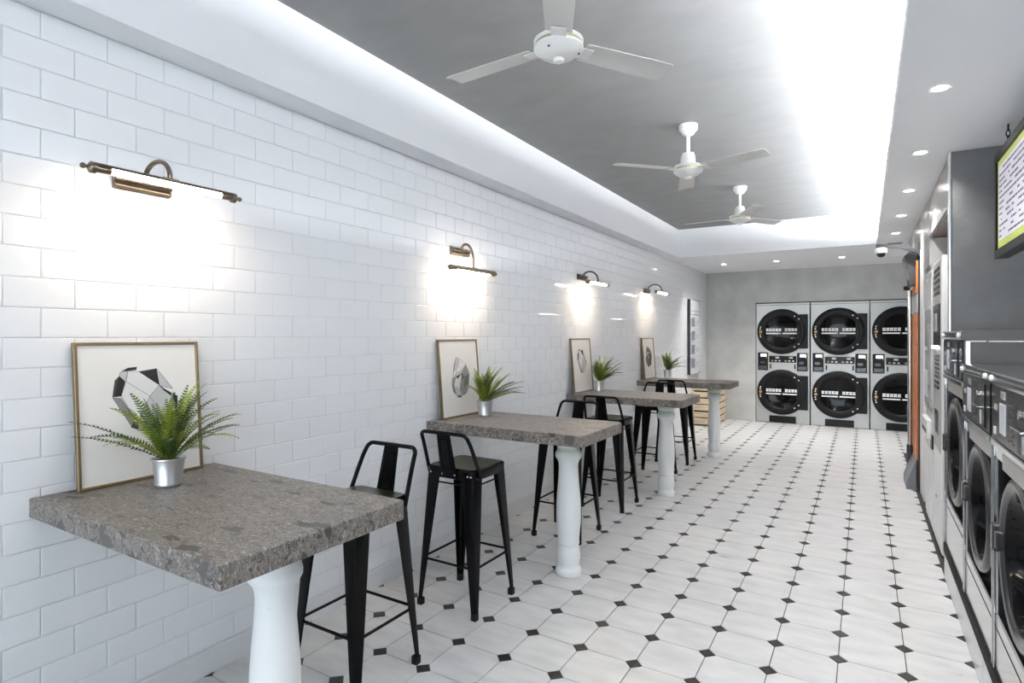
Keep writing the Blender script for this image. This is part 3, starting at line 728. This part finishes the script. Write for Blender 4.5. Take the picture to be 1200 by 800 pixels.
# ================================================================== stacked dryers in the far wall
def dryer(x0, label):
    w = .786; o = thing('stacked_dryer', label, 'dryer', (x0+.797/2, YF, 0), 0, 'stacked dryers in the far wall')
    h = w/2
    bd = MB().cbox(-h, h, -.006, .6, .004, 1.940, b=.003).build('body', 'steel_b', o)
    MB().box(-h+.004, h-.004, -.0072, -.006, 1.908, 1.913).build('seam', 'dim', bd)
    for zc in (1.482, .503):
        d = MB()
        cx = -.008
        prof = [(.366, -.006), (.366, -.040), (.352, -.052), (.285, -.056), (.262, -.046), (.252, -.030)]
        n = 56; vs = []; fs = []
        for r, yy in prof:
            for k in range(n):
                t = 2*PI*k/n; vs.append((cx+r*math.cos(t), yy, zc+r*math.sin(t)))
        for i in range(len(prof)-1):
            for k in range(n):
                k2 = (k+1) % n; fs.append((i*n+k, i*n+k2, (i+1)*n+k2, (i+1)*n+k))
        d.add(vs, fs); door = d.build('door', 'black', o, 40)
        hp = MB(); hp.cbox(.215, .370, -.050, -.007, zc-.272, zc+.272, b=.006)
        hp.build('hinge_plate', 'black', door)
        gl = MB(); vs = [(cx, -.012, zc)]; fs = []
        for i, (r, yy) in enumerate(((.10, -.014), (.19, -.020), (.256, -.036))):
            for k in range(40): t = 2*PI*k/40; vs.append((cx+r*math.cos(t), yy, zc+r*math.sin(t)))
        fs += [(0, 1+k, 1+(k+1) % 40) for k in range(40)]
        for i in range(2):
            for k in range(40):
                k2 = (k+1) % 40; fs.append((1+i*40+k, 1+(i+1)*40+k, 1+(i+1)*40+k2, 1+i*40+k2))
        gl.add(vs, fs); gl.build('door_glass', 'blackg', door, 60)
        dc = MB()                                            # illegible band of white characters across the glass
        for k in range(10):
            if k == 5: continue
            x = cx-.232+k*.0468; yy = -.0385
            dc.box(x, x+.040, yy-.001, yy, zc+.004, zc+.016); dc.box(x, x+.040, yy-.001, yy, zc+.038, zc+.050)
            dc.box(x+.003, x+.013, yy-.001, yy, zc+.004, zc+.050); dc.box(x+.024, x+.034, yy-.001, yy, zc+.004, zc+.050); dc.box(x+.004, x+.036, yy-.001, yy, zc+.022, zc+.031)
        dc.box(cx-.232, cx-.012, -.0395, -.0385, zc-.040, zc-.020); dc.box(cx+.012, cx+.232, -.0395, -.0385, zc-.040, zc-.020)
        dc.build('lettering', 'decal', door)
        kn = MB().lathe([(0, -.074), (.020, -.074), (.023, -.068), (.023, -.054), (0, -.054)], 18, 'y').build('door_knob', 'amber', door, 40, loc=(cx-.312, 0, zc-.005))
        for px, pz in ((-.313, .075), (-.318, .042), (-.318, -.052), (-.313, -.085), (.19, .245), (.25, .20), (.19, -.245), (.25, -.20)):
            MB().lathe([(0, -.061), (.009, -.060), (.011, -.055), (0, -.055)], 8, 'y').build('bolt', 'decal', door, loc=(cx+px, 0, zc+pz))
    for s, x in (('l', -h+.028), ('r', h-.028-.152)):
        p = bx(x, x+.152, -.028, -.005, .85, 1.14, b=.004).build('pay_terminal', 'black', o)
        bx(x+.045, x+.125, -.031, -.027, 1.075, 1.118, b=.001).build('display', 'lcd', p)
        bx(x+.015, x+.14, -.034, -.027, .862, .925, b=.003).build('coin_cup', 'ring', p)
        bx(x+.03, x+.10, -.032, -.027, .955, 1.0, b=.002).build('card_slot', 'ring', p)
        bx(x+.128, x+.138, -.031, -.027, 1.05, 1.12, b=.001).build('sticker', 'menu_g', p)
    p = bx(-.195, .205, -.024, -.005, .982, 1.088, b=.003).build('control_panel', 'ctrl', o)
    for k in range(2):
        for j in range(3):
            bx(-.165+.2*k+j*.055, -.135+.2*k+j*.055, -.028, -.023, 1.0, 1.018, b=.001).build('button', 'card' if j else 'amber', p)
        bx(-.10+.2*k, -.045+.2*k, -.027, -.023, 1.045, 1.075, b=.001).build('display', 'scr', p)
    for x in (-.185, .175): bx(x, x+.02, -.018, -.005, .88, .955, b=.003).build('latch', 'black', o)
    MB().cbox(-.195, .198, -.012, -.005, .008, .116, b=.002).build('kick_vent', 'ctrl', o)
    return o
mb = MB()
for x in (-1.5325, -.7305, .0715): mb.box(x-.0038, x+.0058, YF+.001, YF+.03, 0, 1.95)
mb.box(-1.536, .9, YF+.001, YF+.03, 1.944, 1.958)
struct(mb.build('trim_6', 'dim'), 'black joints around the dryers')
d0 = dryer(-1.531, 'leftmost stacked steel dryer in the far concrete wall')
dup(d0, 'middle stacked steel dryer in the far concrete wall', (-.729+.797/2, YF, 0))
dup(d0, 'rightmost stacked steel dryer, half hidden behind the orange kiosk', (.073+.797/2, YF, 0))

# ================================================================== washing machines on the plinth (fronts face -X)
def washer(y0, y1, ztop, zc0, zc1, zdoor, rd, zseam, label):
    w = (y1-y0)/2-.004; zb = .207
    o = thing('washing_machine', label, 'washing machine', (.404, (y0+y1)/2, zb), 0, 'steel washing machines on the plinth')
    D = .86; zt = ztop-zb; a, b_ = zc0-zb, zc1-zb; zd = zdoor-zb; zs = zseam-zb
    bay0, bay1, dp = zs+.05, a-.075, .085
    bd = MB(); bd.cbox(dp, D, -w, w, 0, zt-.05, b=.004); bd.cbox(0, dp, -w, w, 0, bay0, b=.005); bd.cbox(0, dp, -w, w, bay1, zt-.05, b=.005)
    bd.cbox(0, dp, -w, -w+.035, bay0, bay1, b=.004); bd.cbox(0, dp, w-.035, w, bay0, bay1, b=.004)
    bd = bd.build('body', 'steel', o)
    MB().box(-.0008, .004, -w+.002, w-.002, zs-.003, zs+.003).build('seam', 'dim', bd)
    for s in (-1, 1): MB().cbox(-.006, .0, s*(w-.010)-.006, s*(w-.010)+.006, .002, a, b=.002).build('edge_strip', 'steel_p', bd)
    for s in (-1, 1): MB().cbox(.02, D-.01, s*(w+.0012)-.001, s*(w+.0012)+.001, .01, zt-.055, b=.0004).build('side_panel', 'steel_d', o)
    # lid with rolled front edge
    prof = [(.0, zt-.05), (-.012, zt-.046), (-.016, zt-.034), (-.016, zt-.014), (-.010, zt-.003), (.004, zt), (D, zt), (D, zt-.05)]
    lid = MB(); lid.loft([[(x, -w, z) for x, z in prof][::-1], [(x, w, z) for x, z in prof][::-1]]); lid.m[-2:] = [1, 1]; lid.build('lid', ['steel_p', 'steel_d'], o, 40)
    for s in (-1, 1):
        MB().lathe([(0, -.027), (.008, -.026), (.011, -.021), (.011, -.010), (0, -.010)], 14, 'x').build('lid_button', 'rivet', o, 40, loc=(0, s*(w-.06), zt-.024))
    MB().cbox(.3, .55, -.05, .05, zt-.002, zt+.010, b=.003).build('hinge_cover', 'rubber', o)
    # control panel
    cp = MB().cbox(-.010, .002, -w+.012, w-.012, a, b_, b=.003).build('control_panel', 'ctrl', o)
    hgt = b_-a
    bx(-.0125, -.009, .10, .19, a+hgt*.18, a+hgt*.72, b=.001).build('instruction_card', 'card', cp)
    bx(-.0125, -.009, .10, .17, a+hgt*.80, a+hgt*.94, b=.001).build('display', 'scr', cp)
    bx(-.0125, -.009, .24, .28, a+hgt*.55, a+hgt*.66, b=.001).build('sticker', 'machg', cp)
    for k in range(6):
        bx(-.0135, -.009, -.01, .03, a+hgt*(.12+.12*k), a+hgt*(.12+.12*k)+.010, b=.001).build('button', 'ring', cp)
        bx(-.0130, -.009, .045, .075, a+hgt*(.12+.12*k), a+hgt*(.12+.12*k)+.006, b=.001).build('button', 'ring', cp)
    bx(-.0135, -.009, .26, .29, a+hgt*.10, a+hgt*.24, b=.001).build('sticker', 'card', cp)
    cs = bx(-.014, -.009, -.25, -.09, a+hgt*.06, a+hgt*.94, b=.002).build('coin_box', 'black', cp)
    bx(-.034, -.009, -.23, -.10, a+hgt*.46, a+hgt*.50, b=.002).build('coin_tray', 'steel_p', cp)
    bx(-.018, -.013, -.172, -.164, a+hgt*.10, a+hgt*.40, b=.001).build('coin_slot', 'steel_p', cp)
    MB().lathe([(0, -.030), (.013, -.028), (.013, -.012), (0, -.012)], 14, 'x').build('coin_button', 'steel_p', cp, 40, loc=(0, -.18, a+hgt*.72))
    bx(-.012, .0, -w+.012, w-.012, a-.028, a-.004, b=.004).build('trim_rail', 'steel_p', o)
    bx(-.004, .0, -w+.05, w-.16, a-.09, a-.035, b=.001).build('soap_label', 'machg', o)
    # black surround and round porthole door
    MB().box(dp-.004, dp-.001, -w+.036, w-.036, bay0+.001, bay1-.001).build('door_surround', 'black', o)
    def lx(prof, n=56):                                      # prof (r, x) with x negative outward
        mb = MB(); vs = []; fs = []
        for r, x in prof:
            for k in range(n): t = 2*PI*k/n; vs.append((x, r*math.cos(t), zd+r*math.sin(t)))
        for i in range(len(prof)-1):
            for k in range(n):
                k2 = (k+1) % n; fs.append((i*n+k2, i*n+k, (i+1)*n+k, (i+1)*n+k2))
        return mb.add(vs, fs)
    def SX(pr_): return [(r, x+.086) for r, x in pr_]
    dr = lx(SX([(rd-.03, -.002), (rd-.012, -.02), (rd, -.05), (rd, -.072), (rd-.008, -.086), (rd-.024, -.093), (rd-.040, -.090), (rd-.052, -.080)])).build('door', 'ring', o, 40)
    lx(SX([(rd-.051, -.081), (rd-.064, -.066), (rd-.075, -.030), (rd-.10, -.012), (rd-.16, -.006), (.001, -.004)])).build('door_glass', 'blackg', dr, 60)
    # handle on the far (+Y) side, hinge on the near side
    bx(-.022, .05, rd-.014, rd+.026, zd-.045, zd+.05, b=.006).build('door_handle', 'ring', dr)
    bx(-.018, .045, rd-.05, rd-.024, zd-.03, zd+.035, b=.004).build('handle_lip', 'ring', dr)
    bx(.004, .080, -w+.036, -rd+.03, zd-.17, zd+.11, b=.008).build('door_hinge', 'black', o)
    return o
washer(3.424, 4.19, 1.437, 1.195, 1.388, .80, .285, .44, 'tall steel washing machine beside the grey end panel')
washer(2.706, 3.42, 1.283, 1.045, 1.235, .70, .266, .362, 'lower steel washing machine in the middle of the row')
washer(1.99, 2.702, 1.283, 1.045, 1.235, .70, .266, .362, 'steel washing machine nearest the viewer, cut by the right edge')

# ================================================================== menu screen hung by chains
sc = thing('menu_screen', 'hanging black framed menu screen with lime border', 'screen', (.60, 3.46, 1.815))
Wd, Hh = .96, .545
bx(0, .05, -Wd/2, Wd/2, 0, Hh, b=.006).build('casing', 'black', sc)
for a in ((-.012, .002, -Wd/2, Wd/2, 0, .045), (-.012, .002, -Wd/2, Wd/2, Hh-.045, Hh), (-.012, .002, -Wd/2, -Wd/2+.04, .045, Hh-.045), (-.012, .002, Wd/2-.04, Wd/2, .045, Hh-.045)):
    bx(*a, b=.003).build('bezel', 'black', sc)
pn = MB().box(-.003, .001, -Wd/2+.04, Wd/2-.04, .045, Hh-.045).build('screen_panel', 'menu_g', sc)
MB().box(-.004, -.003, -Wd/2+.065, Wd/2-.065, .085, Hh-.075).build('menu_sheet', 'menu_w', pn)
tx = MB(); rnd = random.Random(5)
for k in range(13):
    z = .10+k*.0285; y = Wd/2-.085
    while y > -Wd/2+.12:
        l = rnd.uniform(.02, .075)
        if rnd.random() < .82: tx.box(-.0046, -.004, y-l, y, z, z+.0095)
        y -= l+.012
tx.build('menu_lines', 'menu_t', pn)
for yy in (-.38, .36):
    ch = MB(); z = Hh+.006; top = ZS-1.815-.002; n = int((top-z)/.026); st = (top-z)/n
    for k in range(n):
        zz = z+st*(k+.5); r = st*.62; ring = [(0, yy+.008*math.cos(t), zz+r*math.sin(t)) if k % 2 else (.008*math.cos(t), yy, zz+r*math.sin(t)) for t in [2*PI*i/10 for i in range(11)]]
        ch.tube([(x+.025, y_, z_) for x, y_, z_ in ring], .0028, 6, cap=False)
    ch.build('chain', 'black', sc, 60)

# ================================================================== machines in the niche
m1 = thing('change_machine', 'white coin change machine with black vent slots in the niche', 'machine', (.42, 4.545, 0), 0)
bx(0, .45, 0, .455, .012, 1.925, b=.006).build('body', 'mach', m1)
fp = bx(-.005, .002, .02, .435, .66, 1.90, b=.003).build('face', 'machg', m1)
bx(-.010, -.004, .03, .425, 1.34, 1.62, b=.002).build('display_panel', 'ctrl', fp)
for k in range(5): bx(-.009, -.004, .06, .40, 1.68+k*.04, 1.70+k*.04, b=.001).build('vent_slot', 'black', fp)
bx(-.016, -.009, .18, .36, 1.44, 1.56, b=.002).build('display', 'scr', fp)
bx(-.03, -.004, .06, .30, 1.325, 1.345, b=.002).build('card_slot', 'lcd', fp)
for k in range(2): bx(-.012, -.004, .10, .34, 1.06+k*.035, 1.08+k*.035, b=.002).build('note_slot', 'black', fp)
for k in range(6):
    for j in range(5): bx(-.008, -.004, .08+j*.06, .115+j*.06, 1.13+k*.028, 1.145+k*.028, b=.001).build('key', 'ring', fp)
bx(-.012, -.004, .10, .30, .76, .92, b=.003).build('coin_outlet', 'steel', fp)
bx(-.014, -.011, .14, .26, .78, .89, b=.001).build('outlet_hole', 'black', fp)
bx(-.006, .002, .02, .435, .05, .645, b=.003).build('lower_door', 'mach', m1)
bx(-.012, -.004, .22, .24, .33, .35, b=.002).build('lock', 'steel_p', m1)
m2 = thing('vending_machine', 'white glass fronted soap vending machine next to the change machine', 'machine', (.42, 5.03, 0), 0)
bx(0, .45, 0, .60, .012, 1.90, b=.006).build('body', 'mach', m2)
fr_ = bx(-.012, .0, .02, .58, .86, 1.87, b=.004).build('door_frame', 'alu', m2)
bx(-.015, -.011, .06, .54, .90, 1.83, b=.001).build('door_glass', 'scr', fr_)
MB().cbox(-.018, -.014, .10, .26, 1.05, 1.50, b=.001).build('poster', 'lam', fr_)
bx(-.018, -.014, .30, .48, .95, 1.15, b=.001).build('notice_sheet', 'card', fr_)
bx(-.018, -.014, .30, .50, 1.30, 1.33, b=.001).build('shelf_edge', 'alu', fr_)
bx(-.018, -.014, .10, .50, 1.60, 1.63, b=.001).build('shelf_edge', 'alu', fr_)
tr = bx(-.035, .0, .10, .50, .66, .80, b=.006).build('outlet_tray', 'mach', m2)
for k in range(5): bx(-.0375, -.034, .14+k*.072, .165+k*.072, .70, .73, b=.001).build('slot', 'black', tr)
bx(-.01, .0, .02, .14, .60, .70, b=.002).build('coin_return', 'black', m2)
bx(-.006, .0, .02, .58, .05, .58, b=.003).build('lower_door', 'mach', m2)
# orange self-service kiosk past the pilaster
ks = thing('service_kiosk', 'orange panelled self-service kiosk with steel post and tilted screen', 'kiosk', (.405, 6.40, 0))
bx(.012, .5, .02, .50, .01, 2.10, b=.004).build('body', 'dgrey', ks)
zz = [.02, .30, .58, .78, .98, 1.15, 1.33, 1.52, 1.62]
for a, b in zip(zz[:-1], zz[1:]): bx(0, .014, .02, .50, a+.003, b-.003, b=.002).build('orange_panel', 'orange', ks)
bx(.004, .014, .02, .50, 1.625, 1.80, b=.002).build('reader_window', 'scr', ks)
bx(0, .014, .02, .50, 1.805, 2.10, b=.002).build('orange_panel', 'orange', ks)
MB().tube([(-.022, .49, .34), (-.022, .49, 1.86)], .020, 18).build('steel_post', 'steel_p', ks, 60)
MB().tube([(-.022, .49, .16), (-.022, .49, .34)], .028, 18).build('post_socket', 'dgrey', ks, 60)
MB().prism([(.012, 0.0), (-.075, 0.0), (-.075, .06), (.0, .28), (.012, .28)], .02, .46, 'y').build('sloped_foot_plate', 'wedge', ks)
hdm = MB().prism([(.012, 1.90), (.012, 2.19), (-.055, 2.19), (-.085, 2.16), (-.035, 1.88)], .10, .52, 'y').build('screen_head', 'dgrey', ks)
def slab(mb, a, b, y0, y1, off):
    d = Vector((b[0]-a[0], 0, b[1]-a[1])); n = Vector((-d.z, 0, d.x)).normalized()
    if n.x > 0: n = -n
    vs = []
    for o_ in (0, off):
        for p in (a, b):
            for yy in (y0, y1): q = Vector((p[0], yy, p[1]))+n*o_; vs.append(q)
    return mb.add(vs, [(0,1,3,2),(4,6,7,5),(0,4,5,1),(2,3,7,6),(0,2,6,4),(1,5,7,3)], 0, True)
slab(MB(), (-.046, 1.942), (-.0765, 2.112), .14, .48, .003).build('screen', 'scr', hdm)
wc = bx(-.075, -.022, .46, .50, 1.86, 1.90, b=.006).build('scanner', 'black', ks)
# dome security camera on an arm
sa = thing('security_camera', 'white dome security camera on a dark bracket arm', 'camera', (XR, 6.43, 2.20))
bx(-.012, -.001, -.04, .04, -.06, .06, b=.003).build('wall_bracket', 'dgrey', sa)
MB().loft([[(x, y, z) for y, z in ((-.02, z0), (.02, z0), (.02, z0+.035), (-.02, z0+.035))] for x, z0 in ((-.01, -.04), (-.16, .028), (-.34, .036))][::-1]).build('arm', 'dgrey', sa)
dm = MB().lathe([(.030, .0), (.046, .004), (.050, .018), (.050, .040), (.036, .052), (0, .052)], 28).build('dome_housing', 'fan', sa, 40, loc=(-.30, 0, -.016))
MB().lathe([(0, -.036), (.018, -.033), (.032, -.020), (.038, .002), (0, .002)], 24).build('dome_lens', 'lens', dm, 60)
bx(-.25, -.13, -.028, .028, .068, .074, b=.001).build('top_plate', 'dgrey', sa)

# ================================================================== notice board on the left wall, crate
nb = thing('notice_board', 'tall narrow grey notice board at the far end of the tiled wall', 'notice board', (XW+.003, 9.33, .81))
bx(0, .045, -.33, .33, 0, 1.17, b=.004).build('panel', 'dgrey', nb)
sh_ = MB().box(.0445, .047, -.32, .32, .01, 1.16).build('sheet', 'board', nb)
t = MB()
for k in range(4):
    z = .10+k*.215
    t.box(.0468, .0476, -.27, -.05, z, z+.15); t.box(.0468, .0476, .05, .20, z+.07, z+.085); t.box(.0468, .0476, .06, .12, z+.03, z+.05)
    t.box(.0468, .0476, -.30, .30, z+.178, z+.183)
t.box(.0468, .0476, -.28, .28, .985, 1.0); t.box(.0468, .0476, -.28, .28, .93, .945); t.box(.0468, .0476, -.02, .02, .945, .985)
for y in (-.26, .26): t.box(.0468, .0476, y-.02, y+.02, 1.07, 1.10)
t.build('printing', 'boardt', sh_)
cr = thing('wooden_crate', 'pale pine slatted crate on the floor behind the farthest table', 'crate', (-2.16, 9.70, 0))
X0c, X1c, Y0c, Y1c, Hc = -.165, .165, -.43, .42, .66
for x in (X0c, X1c-.03):
    for y in (Y0c, Y1c-.03): bx(x, x+.03, y, y+.03, 0, Hc, b=.002).build('corner_post', 'pine', cr)
for k in range(6):
    z = .03+k*.105
    for y in (Y0c-.014, Y1c): bx(X0c, X1c, y, y+.014, z, z+.086+random.uniform(-.006, .006), b=.003).build('slat', 'pine', cr)
    bx(X1c, X1c+.014, Y0c, Y1c, z, z+.086, b=.003).build('slat', 'pine', cr)
    bx(X0c-.004, X0c, Y0c, Y1c, z, z+.086, b=.0015).build('slat', 'pine', cr)
bx(X0c+.002, X1c-.002, Y0c+.002, Y1c-.002, .02, .035, b=.002).build('bottom_board', 'pine', cr)
bx(X0c+.01, X1c-.001, Y0c+.001, Y0c+.008, .03, Hc-.02, b=.001).build('gap_shade', 'rubber', cr)  # black sheets stand in for the shade seen between the slats
bx(X1c-.008, X1c-.001, Y0c+.03, Y1c-.03, .03, Hc-.02, b=.001).build('gap_shade', 'rubber', cr)
